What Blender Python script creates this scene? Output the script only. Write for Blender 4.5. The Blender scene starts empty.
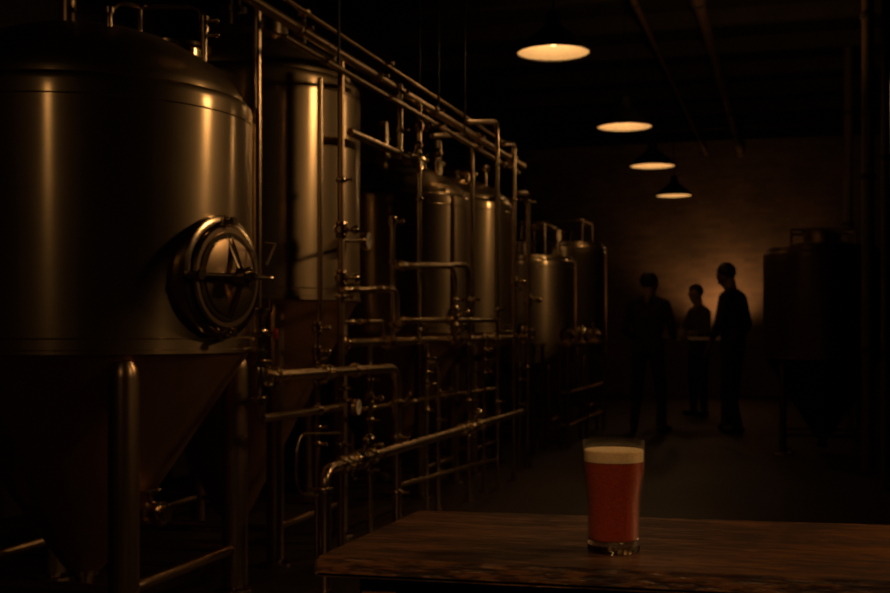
import bpy, bmesh, math, random
import numpy as np
from mathutils import Vector, Matrix
random.seed(4)
PI = math.pi
COL = bpy.context.scene.collection
# ------------------------------------------------------------------ camera frame
TH = math.radians(16.04); CT, ST = math.cos(TH), math.sin(TH)
F = 1200.0; HOR = 330.0; EYE = 1.07
def atD(px, py, D):                       # image position + distance -> place in the room
    xc = (px - 445) / F * D
    return Vector((xc * CT - D * ST, xc * ST + D * CT, EYE + (HOR - py) / F * D))
def atX(px, py, X=-1.95):                 # image position on the plane X = const
    k = (px - 445) / F
    Y = -X * (CT + k * ST) / (ST - k * CT)
    D = Y * CT - X * ST
    return Vector((X, Y, EYE + (HOR - py) / F * D))
# ------------------------------------------------------------------ materials
def mat(name):
    m = bpy.data.materials.new(name); m.use_nodes = True
    nt = m.node_tree; b = nt.nodes['Principled BSDF']
    return m, nt, b
def N(nt, t, **kw):
    n = nt.nodes.new(t)
    for k, v in kw.items():
        if k in n.inputs: n.inputs[k].default_value = v
        else: setattr(n, k, v)
    return n
def ramp(nt, fac, stops):
    r = nt.nodes.new('ShaderNodeValToRGB')
    e = r.color_ramp.elements
    e[0].position, e[0].color = stops[0][0], (*stops[0][1], 1)
    e[1].position, e[1].color = stops[-1][0], (*stops[-1][1], 1)
    for p, c in stops[1:-1]:
        x = e.new(p); x.color = (*c, 1)
    nt.links.new(fac, r.inputs[0]); return r.outputs[0]
def coords(nt, scale=(1, 1, 1)):
    t = nt.nodes.new('ShaderNodeTexCoord'); mp = nt.nodes.new('ShaderNodeMapping')
    mp.inputs['Scale'].default_value = scale
    nt.links.new(t.outputs['Object'], mp.inputs[0]); return mp.outputs[0]
def bump(nt, b, h, strength=.2, dist=.01):
    n = N(nt, 'ShaderNodeBump', Strength=strength, Distance=dist)
    nt.links.new(h, n.inputs['Height']); nt.links.new(n.outputs[0], b.inputs['Normal'])
def steel(name, col=(.62, .55, .46), rough=.3, aniso=.0, var=.12, grain=(3, 3, 160)):
    m, nt, b = mat(name)
    b.inputs['Metallic'].default_value = 1
    v = coords(nt, grain)
    n = N(nt, 'ShaderNodeTexNoise', Scale=1.0, Detail=5.0, Roughness=.6); nt.links.new(v, n.inputs[0])
    v2 = coords(nt, (2.2, 2.2, 1.1))
    n2 = N(nt, 'ShaderNodeTexNoise', Scale=1.6, Detail=6.0, Roughness=.65); nt.links.new(v2, n2.inputs[0])
    c = ramp(nt, n2.outputs[0], [(.3, tuple(x * .72 for x in col)), (.7, col)])
    nt.links.new(c, b.inputs['Base Color'])
    mx = N(nt, 'ShaderNodeMath', operation='MULTIPLY_ADD'); mx.inputs[1].default_value = var
    mx.inputs[2].default_value = rough - var / 2
    nt.links.new(n.outputs[0], mx.inputs[0]); nt.links.new(mx.outputs[0], b.inputs['Roughness'])
    if aniso:
        bump(nt, b, n.outputs[0], .05, .002)
        b.inputs['Anisotropic'].default_value = aniso; b.inputs['Anisotropic Rotation'].default_value = .25
        t = nt.nodes.new('ShaderNodeTangent'); t.direction_type = 'RADIAL'; t.axis = 'Z'
        nt.links.new(t.outputs[0], b.inputs['Tangent'])
        b2 = nt.nodes.new('ShaderNodeBsdfPrincipled'); b2.inputs['Metallic'].default_value = 1; b2.inputs['Roughness'].default_value = min(rough + .26, .7)
        b2.inputs['Anisotropic'].default_value = aniso * .6; b2.inputs['Anisotropic Rotation'].default_value = .25
        nt.links.new(t.outputs[0], b2.inputs['Tangent']); nt.links.new(c, b2.inputs['Base Color'])
        mx2 = nt.nodes.new('ShaderNodeMixShader'); mx2.inputs[0].default_value = .42
        nt.links.new(b.outputs[0], mx2.inputs[1]); nt.links.new(b2.outputs[0], mx2.inputs[2])
        nt.links.new(mx2.outputs[0], nt.nodes['Material Output'].inputs[0])
    return m
def plain(name, col, rough=.5, metal=0., var=.25, scale=14):
    m, nt, b = mat(name)
    b.inputs['Roughness'].default_value = rough; b.inputs['Metallic'].default_value = metal
    n = N(nt, 'ShaderNodeTexNoise', Scale=float(scale), Detail=4.0); nt.links.new(coords(nt), n.inputs[0])
    nt.links.new(ramp(nt, n.outputs[0], [(.25, tuple(x * (1 - var) for x in col)), (.75, col)]), b.inputs['Base Color'])
    return m
M = {}
M['shell'] = steel('brushed_tank_steel', (.60, .47, .30), .2, .75, .06)
M['cone'] = steel('satin_cone_steel', (.60, .36, .21), .36, .3, .16, (40, 40, 2))
M['pipe'] = steel('pipe_steel', (.84, .64, .42), .25, 0, .03, (4, 4, 4))
M['shaded'] = steel('shade_toned_steel', (.16, .10, .06), .4, .5, .1)  # tank steel darkened in its colour to stand for the dim light there
M['frame'] = steel('frame_steel', (.60, .43, .27), .33, 0, .05, (8, 8, 2))
M['fit'] = steel('fitting_steel', (.86, .68, .46), .2, 0, .04, (10, 10, 10))
M['black'] = plain('black_iron', (.02, .017, .014), .45, .3)
M['shade'] = plain('lamp_shade_enamel', (.02, .016, .012), .5, .0)
M['refl'] = plain('lamp_reflector_cream', (.85, .74, .56), .6, 0, .12, 60)
M['dial'] = plain('gauge_dial', (.85, .76, .58), .4)
M['red'] = plain('red_plastic', (.55, .03, .01), .35)
M['hose'] = plain('grey_hose', (.25, .2, .15), .4)
M['skin'] = plain('skin', (.30, .16, .095), .55, 0, .1)
M['hair'] = plain('dark_hair', (.03, .018, .01), .6)
M['shirt_dark'] = plain('dark_shirt', (.035, .028, .024), .85)
M['shirt_brown'] = plain('brown_shirt', (.07, .045, .03), .85)
M['shirt_grey'] = plain('grey_shirt', (.12, .08, .055), .85)
M['trousers'] = plain('dark_trousers', (.025, .022, .022), .9)
M['shoe'] = plain('dark_shoes', (.02, .014, .01), .5)
M['eye'] = plain('eye', (.5, .45, .4), .2)
M['jar'] = plain('stoneware', (.3, .2, .12), .35)
def emit(name, col, s):
    m = bpy.data.materials.new(name); m.use_nodes = True; nt = m.node_tree
    nt.nodes.clear(); e = N(nt, 'ShaderNodeEmission', Color=(*col, 1), Strength=s)
    o = nt.nodes.new('ShaderNodeOutputMaterial'); nt.links.new(e.outputs[0], o.inputs[0]); return m
M['bulb'] = emit('warm_bulb', (1, .55, .22), 9.0)
def wood():
    m, nt, b = mat('dark_oak')
    v = coords(nt, (4.5, 46, 30))
    n = N(nt, 'ShaderNodeTexNoise', Scale=1.5, Detail=8.0, Roughness=.68, Distortion=.5); nt.links.new(v, n.inputs[0])
    v2 = coords(nt, (16, 230, 120)); n2 = N(nt, 'ShaderNodeTexNoise', Scale=1.6, Detail=4.0); nt.links.new(v2, n2.inputs[0])
    v3 = coords(nt, (3, 5, 5)); n3 = N(nt, 'ShaderNodeTexNoise', Scale=2.0, Detail=5.0); nt.links.new(v3, n3.inputs[0])
    a = N(nt, 'ShaderNodeMath', operation='ADD'); nt.links.new(n.outputs[0], a.inputs[0])
    q = N(nt, 'ShaderNodeMath', operation='MULTIPLY'); q.inputs[1].default_value = 1.0; nt.links.new(n2.outputs[0], q.inputs[0])
    nt.links.new(q.outputs[0], a.inputs[1])
    a2 = N(nt, 'ShaderNodeMath', operation='MULTIPLY_ADD'); a2.inputs[1].default_value = .5
    nt.links.new(n3.outputs[0], a2.inputs[0]); nt.links.new(a.outputs[0], a2.inputs[2])
    c = ramp(nt, a2.outputs[0], [(.78, (.02, .007, .003)), (.98, (.056, .022, .0085)), (1.0, (.14, .06, .022))])
    r_ = c.node.color_ramp
    mp = N(nt, 'ShaderNodeMapRange'); mp.inputs['From Min'].default_value = 1.08; mp.inputs['From Max'].default_value = 1.42
    nt.links.new(a2.outputs[0], mp.inputs[0])
    nt.links.new(mp.outputs[0], c.node.inputs[0])
    r_.elements[0].position = .2; r_.elements[1].position = .55; r_.elements[2].position = .85
    nt.links.new(c, b.inputs['Base Color'])
    mr = N(nt, 'ShaderNodeMapRange'); mr.inputs['To Min'].default_value = .55; mr.inputs['To Max'].default_value = .28
    nt.links.new(mp.outputs[0], mr.inputs[0]); nt.links.new(mr.outputs[0], b.inputs['Roughness'])
    bump(nt, b, a.outputs[0], .5, .004); return m
M['wood'] = wood()
def brick(name, c1, c2, mortar, axis):
    m, nt, b = mat(name)
    t = nt.nodes.new('ShaderNodeTexCoord'); sp = nt.nodes.new('ShaderNodeSeparateXYZ'); cb = nt.nodes.new('ShaderNodeCombineXYZ')
    nt.links.new(t.outputs['Object'], sp.inputs[0]); nt.links.new(sp.outputs[axis], cb.inputs[0]); nt.links.new(sp.outputs[2], cb.inputs[1])
    br = nt.nodes.new('ShaderNodeTexBrick'); nt.links.new(cb.outputs[0], br.inputs[0])
    for k, v in (('Color1', c1), ('Color2', c2), ('Mortar', mortar)): br.inputs[k].default_value = (*v, 1)
    br.inputs['Scale'].default_value = 1; br.inputs['Brick Width'].default_value = .24; br.inputs['Row Height'].default_value = .08
    br.inputs['Mortar Size'].default_value = .006
    n = N(nt, 'ShaderNodeTexNoise', Scale=1.6, Detail=6.0); nt.links.new(t.outputs['Object'], n.inputs[0])
    g = ramp(nt, n.outputs[0], [(.3, (.55, .55, .55)), (.7, (1, 1, 1))])
    mx = nt.nodes.new('ShaderNodeMix'); mx.data_type = 'RGBA'; mx.blend_type = 'MULTIPLY'; mx.inputs[0].default_value = 1
    nt.links.new(br.outputs[0], mx.inputs[6]); nt.links.new(g, mx.inputs[7]); nt.links.new(mx.outputs[2], b.inputs['Base Color'])
    b.inputs['Roughness'].default_value = .85
    bump(nt, b, br.outputs[1], -.4, .01); return m
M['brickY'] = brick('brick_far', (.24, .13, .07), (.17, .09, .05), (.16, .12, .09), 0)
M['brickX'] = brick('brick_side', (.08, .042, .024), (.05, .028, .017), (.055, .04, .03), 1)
def concrete():
    m, nt, b = mat('polished_concrete')
    n = N(nt, 'ShaderNodeTexNoise', Scale=.9, Detail=8.0, Roughness=.6); nt.links.new(coords(nt), n.inputs[0])
    nt.links.new(ramp(nt, n.outputs[0], [(.3, (.024, .012, .007)), (.7, (.055, .030, .018))]), b.inputs['Base Color'])
    mr = N(nt, 'ShaderNodeMapRange'); mr.inputs['To Min'].default_value = .42; mr.inputs['To Max'].default_value = .7
    nt.links.new(n.outputs[0], mr.inputs[0]); nt.links.new(mr.outputs[0], b.inputs['Roughness'])
    bump(nt, b, n.outputs[0], .15, .01); return m
M['floor'] = concrete()
M['ceil'] = plain('dark_ceiling_boards', (.035, .025, .018), .9, 0, .4, 3)
M['joist'] = plain('dark_timber', (.06, .038, .024), .8, 0, .4, 6)
M['conduit'] = plain('painted_duct', (.16, .09, .05), .6, 0, .3, 6)
def glassmat():
    m = bpy.data.materials.new('clear_glass'); m.use_nodes = True; nt = m.node_tree; nt.nodes.clear()
    tr = N(nt, 'ShaderNodeBsdfTransparent', Color=(.96, .95, .93, 1)); gl0 = N(nt, 'ShaderNodeBsdfGlossy', Roughness=.08); df = N(nt, 'ShaderNodeBsdfDiffuse', Color=(.5, .45, .38, 1)); gl = nt.nodes.new('ShaderNodeMixShader'); gl.inputs[0].default_value = .22
    nt.links.new(gl0.outputs[0], gl.inputs[1]); nt.links.new(df.outputs[0], gl.inputs[2])
    lw = N(nt, 'ShaderNodeLayerWeight', Blend=.5); pw = N(nt, 'ShaderNodeMath', operation='POWER'); pw.inputs[1].default_value = 4.0
    nt.links.new(lw.outputs['Facing'], pw.inputs[0]); fr = N(nt, 'ShaderNodeMath', operation='MULTIPLY_ADD'); fr.inputs[1].default_value = .6; fr.inputs[2].default_value = .06
    nt.links.new(pw.outputs[0], fr.inputs[0]); mx = nt.nodes.new('ShaderNodeMixShader')
    o = nt.nodes.new('ShaderNodeOutputMaterial')
    nt.links.new(fr.outputs[0], mx.inputs[0]); nt.links.new(tr.outputs[0], mx.inputs[1]); nt.links.new(gl.outputs[0], mx.inputs[2])
    nt.links.new(mx.outputs[0], o.inputs[0]); return m
M['glass'] = glassmat()
def rglass():
    m, nt, b = mat('thick_glass'); b.inputs['Base Color'].default_value = (.95, .85, .7, 1)
    b.inputs['Transmission Weight'].default_value = 1; b.inputs['Roughness'].default_value = .03; b.inputs['IOR'].default_value = 1.5
    return m
M['rglass'] = rglass()
def beer():
    m, nt, b = mat('amber_red_beer')
    b.inputs['Base Color'].default_value = (.60, .075, .012, 1)
    b.inputs['Roughness'].default_value = .12
    b.inputs['Subsurface Weight'].default_value = 1.0
    b.inputs['Subsurface Radius'].default_value = (1.0, .22, .06)
    b.inputs['Subsurface Scale'].default_value = .035
    n = N(nt, 'ShaderNodeTexNoise', Scale=420.0, Detail=2.0); nt.links.new(coords(nt), n.inputs[0])
    nt.links.new(ramp(nt, n.outputs[0], [(.3, (.25, .03, .005)), (.72, (.44, .068, .011))]), b.inputs['Base Color'])
    return m
M['beer'] = beer()
def foam():
    m, nt, b = mat('beer_foam'); b.inputs['Roughness'].default_value = .8
    n = N(nt, 'ShaderNodeTexNoise', Scale=520.0, Detail=3.0); nt.links.new(coords(nt), n.inputs[0])
    nt.links.new(ramp(nt, n.outputs[0], [(.3, (.62, .46, .28)), (.7, (.86, .70, .46))]), b.inputs['Base Color'])
    b.inputs['Subsurface Weight'].default_value = .4; b.inputs['Subsurface Radius'].default_value = (1, .6, .3); b.inputs['Subsurface Scale'].default_value = .01
    bump(nt, b, n.outputs[0], .3, .002); return m
M['foam'] = foam()
# ------------------------------------------------------------------ mesh builder
def frame_of(d):
    d = d.normalized(); up = Vector((0, 0, 1)) if abs(d.z) < .95 else Vector((0, 1, 0))
    a = d.cross(up).normalized(); return a, d.cross(a).normalized()
def rounded(pts, rb, n=6):
    out = [pts[0]]
    for i in range(1, len(pts) - 1):
        p, a, b = pts[i], pts[i - 1], pts[i + 1]
        r = min(rb, (a - p).length * .48, (b - p).length * .48)
        s, e = p + (a - p).normalized() * r, p + (b - p).normalized() * r
        for k in range(n + 1):
            t = k / n; out.append(s * (1 - t) ** 2 + p * 2 * t * (1 - t) + e * t * t)
    out.append(pts[-1]); return out
class MB:
    def __init__(s): s.bm = bmesh.new()
    def ring(s, c, a, b, r, n): return [s.bm.verts.new(c + (a * math.cos(2 * PI * k / n) + b * math.sin(2 * PI * k / n)) * r) for k in range(n)]
    def skin(s, rings, cap=True):
        n = len(rings[0])
        for q in range(len(rings) - 1):
            for k in range(n): s.bm.faces.new((rings[q][k], rings[q][(k + 1) % n], rings[q + 1][(k + 1) % n], rings[q + 1][k]))
        if cap: s.bm.faces.new(rings[0][::-1]); s.bm.faces.new(rings[-1])
    def tube(s, pts, r, rb=.06, n=12, cap=True):
        pts = rounded([Vector(p) for p in pts], rb); a, b = frame_of(pts[1] - pts[0]); rings = []
        for i, p in enumerate(pts):
            d = (pts[min(i + 1, len(pts) - 1)] - pts[max(i - 1, 0)]).normalized()
            a = (a - d * a.dot(d)).normalized(); b = d.cross(a)
            rings.append(s.ring(p, a, b, r, n))
        s.skin(rings, cap); return s
    def cyl(s, p, d, prof, n=20):          # prof: (distance along d, radius) pairs
        p, d = Vector(p), Vector(d).normalized(); a, b = frame_of(d)
        s.skin([s.ring(p + d * h, a, b, max(r, 1e-4), n) for h, r in prof]); return s
    def lathe(s, prof, n=64, c=(0, 0, 0), cap=True):
        c = Vector(c); X, Y = Vector((1, 0, 0)), Vector((0, 1, 0))
        s.skin([s.ring(c + Vector((0, 0, z)), X, Y, max(r, 1e-4), n) for r, z in prof], cap); return s
    def ball(s, c, r, sc=(1, 1, 1), u=14, v=9):
        m = Matrix.Translation(Vector(c)) @ Matrix.Diagonal((r * sc[0], r * sc[1], r * sc[2], 1))
        bmesh.ops.create_uvsphere(s.bm, u_segments=u, v_segments=v, radius=1, matrix=m); return s
    def box(s, lo, hi, bev=0, rot=None, c=None):
        lo, hi = Vector(lo), Vector(hi); m = (lo + hi) / 2; d = hi - lo
        mt = Matrix.Translation(m)
        if rot is not None: mt = Matrix.Translation(m) @ rot
        r = bmesh.ops.create_cube(s.bm, size=1, matrix=mt @ Matrix.Diagonal((d.x, d.y, d.z, 1)))
        if bev:
            es = list({e for v in r['verts'] for e in v.link_edges})
            bmesh.ops.bevel(s.bm, geom=es, offset=bev, segments=2, affect='EDGES')
        return s
    def bar(s, p, q, w, h):                # rectangular bar from p to q
        p, q = Vector(p), Vector(q); d = (q - p).normalized(); a, b = frame_of(d)
        vs = [[s.bm.verts.new(c + a * i * w / 2 + b * j * h / 2) for i, j in ((-1, -1), (1, -1), (1, 1), (-1, 1))] for c in (p, q)]
        s.skin(vs); return s
    def build(s, name, m, parent=None, origin=None):
        bm = s.bm
        bmesh.ops.recalc_face_normals(bm, faces=bm.faces)
        for f in bm.faces: f.smooth = True
        for e in bm.edges:
            if len(e.link_faces) == 2 and e.calc_face_angle(0) > .65: e.smooth = False
        og = Vector(origin) if origin is not None else (ORG.get(root_of(parent).name, Vector()) if parent else Vector())
        if og.length: bmesh.ops.translate(bm, vec=-og, verts=bm.verts)
        me = bpy.data.meshes.new(name); bm.to_mesh(me); bm.free()
        o = bpy.data.objects.new(name, me); COL.objects.link(o); me.materials.append(m)
        if parent: o.parent = parent
        elif origin is not None: o.location = og
        return o
ORG = {}
def root_of(o):
    while o.parent: o = o.parent
    return o
def tag(o, label, cat, group=None):
    o['label'] = label; o['category'] = cat
    if group: o['group'] = group
    return o
def thing(name, label, cat, loc=(0, 0, 0), group=None):
    o = bpy.data.objects.new(name, None); o.empty_display_size = .1; COL.objects.link(o)
    o.location = loc; ORG[o.name] = Vector(loc); return tag(o, label, cat, group)
def struct(o): o['kind'] = 'structure'; return o
def copy_tree(o, parent=None):
    c = o.copy(); COL.objects.link(c); c.parent = parent
    for ch in list(o.children): copy_tree(ch, c)
    return c
# ------------------------------------------------------------------ the room
XL, XR, Y0, Y1, ZC = -4.3, 2.9, -1.5, 20.0, 4.15
struct(MB().box((XL - .2, Y0, -.1), (XR + .2, Y1 + .2, 0)).build('floor', M['floor']))
struct(MB().box((XL - .2, Y0, ZC), (XR + .2, Y1 + .2, ZC + .1)).build('ceiling', M['ceil']))
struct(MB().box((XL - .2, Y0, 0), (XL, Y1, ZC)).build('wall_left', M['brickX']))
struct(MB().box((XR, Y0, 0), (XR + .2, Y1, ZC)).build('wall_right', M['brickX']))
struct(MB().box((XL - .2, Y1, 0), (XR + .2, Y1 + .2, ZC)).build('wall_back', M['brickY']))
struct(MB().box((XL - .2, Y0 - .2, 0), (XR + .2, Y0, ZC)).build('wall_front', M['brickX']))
# timber joists crossing the ceiling
k = 0; joists = []
for i in range(11):
    y = 7.0 + i * 1.2
    o = MB().box((XL, y - .05, ZC - .16), (XR, y + .05, ZC), .006).build('ceiling_joist', M['joist'], None, (0, y, ZC - .16))
    tag(o, 'dark timber joist crossing the ceiling above the aisle', 'joist', 'dark ceiling joists'); joists.append(o)
def duct(px, py, z, r, label):
    D = (z - EYE) * F / (HOR - py); X = atD(px, py, D).x
    t = thing('ceiling_pipe', label, 'pipe', (X, 5, z))
    MB().tube([(X, 6.5, z), (X, Y1 - .02, z)], r).build('pipe', M['conduit'], t)
    for i in range(8):
        y = 7 + i * 1.8
        MB().tube([(X, y - .02, z), (X, y + .02, z)], r * 1.3).build('pipe_collar', M['joist'], t)
    return t
duct(712, 50, ZC - .23, .055, 'thick brown pipe running along the ceiling, right of the lamps')
duct(645, 25, ZC - .21, .03, 'thin brown pipe along the ceiling directly above the lamp row')
# ------------------------------------------------------------------ pendant lamps
def pendant(x, y, z, label, first=None, power=3.7):
    if first is None:
        t = thing('pendant_lamp', label, 'lamp', (x, y, z), 'row of pendant lamps')
        R = .25
        MB().lathe([(R, 0), (R + .006, .002), (R + .006, .012), (R * .72, .095), (R * .36, .16), (.055, .2), (.05, .27), (.03, .29), (.028, .275), (.047, .262), (.052, .19), (R * .35, .15), (R * .7, .088), (R - .004, .008)], 48, (x, y, z), False).build('lamp_shade', M['shade'], t)
        MB().lathe([(R - .006, .007), (R * .7 - .004, .085), (R * .35 - .004, .146), (.04, .17), (.001, .172)], 48, (x, y, z), False).build('reflector', M['refl'], t)
        MB().ball((x, y, z + .095), .035, (1, 1, 1.25)).build('bulb', M['bulb'], t)
        MB().cyl((x, y, z + .12), (0, 0, 1), [(0, .02), (.05, .02)]).build('bulb_socket', M['black'], t)
        MB().tube([(x, y, z + .28), (x, y, ZC - .01)], .006).build('cord', M['black'], t)
        MB().cyl((x, y, ZC - .03), (0, 0, 1), [(0, .03), (.03, .06)]).build('ceiling_rose', M['black'], t)
    else:
        t = copy_tree(first); t.location = (x, y, z); t['label'] = label
    l = bpy.data.lights.new('lamp_light', 'POINT'); l.energy = power; l.color = (1, .56, .23); l.shadow_soft_size = .05
    lo = bpy.data.objects.new('lamp_light', l); COL.objects.link(lo); lo.location = (x, y, z + .02)
    return t
def lamp_at(px, py, D): p = atD(px, py, D); return p.x, p.y, p.z
p0 = pendant(*lamp_at(553.5, 53.5, 8.2), 'nearest and largest glowing pendant lamp, highest in the row')
pendant(*lamp_at(624.5, 127.5, 11.0), 'second glowing pendant lamp of the row, its dark cone shade showing', p0)
pendant(*lamp_at(652.5, 166.5, 13.5), 'third glowing pendant lamp of the row, between the second and the farthest', p0)
pendant(*lamp_at(674, 196, 17.0), 'farthest and smallest glowing pendant lamp of the row', p0)
# ------------------------------------------------------------------ tanks
def circ_tocam(cx, cy, phi):
    v = Vector((-cx, -cy, 0)).normalized(); r = Vector((-v.y, v.x, 0))
    if r.dot(Vector((CT, ST, 0))) < 0: r = -r
    ph = math.radians(phi); return v * math.cos(ph) + r * math.sin(ph)
def clampring(c, d, r, w=.012):           # tri-clamp ring with a wing nut
    m = MB().cyl(Vector(c) - Vector(d).normalized() * w, d, [(0, r * 1.25), (.003, r * 1.5), (w, r * 1.62), (2 * w - .003, r * 1.5), (2 * w, r * 1.25)], 16)
    a, b = frame_of(Vector(d)); m.cyl(Vector(c) + a * r * 1.55, a, [(0, .006), (.02, .006), (.02, .011), (.03, .009)], 8)
    return m
def guard_rail(t, pts_low, zt, r=.014):
    for p in pts_low:
        MB().tube([p, (p[0], p[1], zt - .01)], r).build('rail_post', M['pipe'], t)
        MB().cyl((p[0], p[1], p[2] + .12), (0, 0, 1), [(0, r * 1.7), (.03, r * 1.7)]).build('rail_clamp', M['fit'], t)
def dome_z(R, z1, r, hd):
    q = min(r / R, 1); P = [(0, 1), (.31, .95), (.56, .82), (.72, .62), (.93, .25), (1, .0)]
    for (a, h0), (b, h1) in zip(P, P[1:]):
        if a <= q <= b: return z1 + hd * (h0 + (h1 - h0) * (q - a) / (b - a))
def tank(label, cx, cy, R, z0, z1, hd=.317, s=.427, legr=.053, door=True, phi=46, zd=1.26, valve=True, vent=(-.1, 0), barz=.175, cone=True, group=None, name='fermentation_tank'):
    t = thing(name, label, 'tank', (cx, cy, 0), group); c = (cx, cy, 0)
    MB().lathe([(R - .006, z0 - .004), (R + .004, z0), (R + .004, z0 + .012), (R, z0 + .016), (R, z0 + .05), (R + .0025, z0 + .053), (R, z0 + .056), (R, z1 - .05), (R + .0025, z1 - .047), (R, z1 - .044), (R, z1), (R - .004, z1 + .016), (R - .016, z1 + .03), (R - .035, z1 + .036)], 128, c).build('shell', M['shell'], t)
    MB().lathe([(R - .034, z1 + .03), (R - .036, z1 + .05), (R - .042, z1 + .066), (R * .89, z1 + hd * .35), (R * .8, z1 + hd * .52), (R * .7, z1 + hd * .65), (R * .56, z1 + hd * .8), (R * .4, z1 + hd * .91), (R * .22, z1 + hd * .98), (.06, z1 + hd)], 96, c).build('dome', M['shell'], t)
    tip = .15
    if cone:
        k = (z0 - tip)
        MB().lathe([(R - .008, z0), (R - .03, z0 - .03), (.09, tip + .03), (.065, tip)], 96, c).build('cone', M['cone'], t)
        MB().cyl((cx, cy, .05), (0, 0, 1), [(0, .04), (.02, .05), (.03, .05), (.03, .035), (.08, .035), (.08, .055), (.11, .055)]).build('drain_outlet', M['fit'], t)
    else:
        MB().lathe([(R - .008, z0 + .01), (R - .04, z0 - .04), (R * .7, z0 - .09), (.05, z0 - .14)], 64, c).build('bottom_dish', M['cone'], t)
    lt = z0 + .03; inner = s
    for sx in (1, -1):
        for sy in (1, -1):
            x, y = cx + sx * inner, cy + sy * inner
            zt = z0 - .02
            L = MB().cyl((x, y, .03), (0, 0, 1), [(0, legr), (zt - .09, legr), (zt - .06, legr * .93), (zt - .035, legr * .7), (zt - .03, legr * .3)], 24).build('leg', M['frame'], t)
            MB().cyl((x, y, 0), (0, 0, 1), [(0, .07), (.012, .07), (.014, .03), (.04, .03)]).build('foot', M['fit'], L)
            L.parent = t
    for a, b in (((1, -1), (1, 1)), ((-1, -1), (-1, 1)), ((-1, -1), (1, -1)), ((-1, 1), (1, 1))):
        MB().tube([(cx + a[0] * s, cy + a[1] * s, barz), (cx + b[0] * s, cy + b[1] * s, barz)], legr * .42).build('crossbar', M['frame'], t)
    if door:
        n = circ_tocam(cx, cy, phi); side = Vector((-n.y, n.x, 0)); up = Vector((0, 0, 1)); C = Vector((cx, cy, zd))
        MB().cyl(C + n * (R - .08), n, [(0, .205), (.085, .205), (.085, .222), (.105, .222), (.108, .218), (.108, .19), (.09, .188)], 64).build('manway_neck', M['fit'], t)
        D = MB().cyl(C + n * (R + .028), n, [(0, .182), (.012, .186), (.02, .180), (.02, .155), (.014, .150), (.014, .142), (.03, .138), (.034, .12), (.04, .07), (.042, .01)], 64).build('manway_door', M['frame'], t)
        MB().cyl(C + n * (R + .045), n, [(0, .160), (.008, .160), (.008, .148)], 64).build('gasket_ring', M['fit'], D)
        for sg in (1, -1):                 # bowed yoke arms top and bottom, straight arm across
            a = C + up * sg * .2 + n * (R + .02); h = C + n * (R + .115)
            MB().tube([a + side * .012, C + up * sg * .12 + n * (R + .06) + side * .012, h + side * .004], .008, .05, 8).build('yoke_arm', M['fit'], D)
            MB().tube([a - side * .012, C + up * sg * .12 + n * (R + .06) - side * .01, h - side * .004], .007, .05, 8).build('yoke_arm', M['fit'], D)
            MB().box(a - Vector((.016, .016, .022)), a + Vector((.016, .016, .022)), .004).build('clamp_lug', M['fit'], D)
            MB().cyl(a, n, [(0, .011), (.045, .011), (.045, .017), (.06, .015)], 10).build('clamp_bolt', M['fit'], D)
        MB().tube([C - side * .2 + n * (R + .05), h], .011, .02, 10).build('cross_arm', M['fit'], D)
        MB().tube([h, C + side * .16 + n * (R + .11)], .009, .02, 10).build('cross_arm', M['fit'], D)
        MB().cyl(C + side * .16 + n * (R + .11), side, [(0, .013), (.012, .015), (.02, .009)], 10).build('handle_knob', M['fit'], D)
        MB().cyl(C - side * .2 + n * (R + .03), n, [(0, .014), (.05, .014), (.05, .02), (.06, .018)], 10).build('hinge_pin', M['fit'], D)
        MB().cyl(h - n * .075, n, [(0, .02), (.06, .02), (.06, .034), (.1, .036), (.105, .03), (.105, .018), (.125, .016), (.13, .01)], 20).build('hub', M['fit'], D)
        q = C + side * .16 + n * (R + .1) + up * .1
        MB().tube([q - up * .05, q + side * .055 + up * .03, q + up * .03 - side * .01], .0045, .004, 8).build('latch_lever', M['fit'], D)
    if valve:
        n = circ_tocam(cx, cy, phi + 4); zv = .385; rr = .065 + (R - .1) * (zv - .18) / (z0 - .21); b = Vector((cx, cy, zv)) + n * (rr - .03)
        V = MB().cyl(b, n, [(0, .034), (.04, .034), (.04, .058), (.056, .06), (.06, .05), (.09, .034), (.1, .034)], 24).build('racking_port', M['fit'], t)
        MB().cyl(b + n * .1, n, [(0, .045), (.03, .045), (.03, .034), (.055, .034), (.055, .044), (.085, .046), (.088, .03), (.11, .03)], 20).build('valve_body', M['fit'], V)
        MB().cyl(b + n * .13 + Vector((0, 0, .03)), (0, 0, 1), [(0, .012), (.04, .012), (.04, .03), (.052, .03)], 12).build('valve_bonnet', M['fit'], V)
        sd = Vector((-n.y, n.x, 0))
        MB().tube([b + n * .13 + Vector((0, 0, .078)) - sd * .03, b + n * .13 + Vector((0, 0, .078)) + sd * .055], .008, .01, 8).build('valve_lever', M['fit'], V)
    return t
# nearest tank and the fittings on its dome
TX, TY, TR = -2.614, 4.063, .64
t1 = tank('nearest and largest steel tank with round side door and cone base', TX, TY, TR, .987, 1.91)
dz = lambda r: dome_z(TR, 1.91, r, .317)
def dome_pt(px, off):                      # a spot on tank 1's dome at column px, 'off' metres nearer than its middle
    return atD(px, 0, 4.627 - off)
for px, off, nm in ((67, .1, 'inlet_pipe'),):
    p = dome_pt(px, off); z = dz((Vector((p.x - TX, p.y - TY, 0))).length)
    MB().tube([(p.x, p.y, z - .02), (p.x, p.y, 3.0), (p.x - 1.0, p.y, 3.1)], .034, .1, 20).build('inlet_pipe', M['frame'], t1)
    MB().cyl((p.x, p.y, z + .11), (0, 0, 1), [(0, .045), (.006, .052), (.02, .052), (.026, .045)]).build('pipe_clamp', M['fit'], t1)
p = dome_pt(172, .0); zc = dz(Vector((p.x - TX, p.y - TY, 0)).length)
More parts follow.
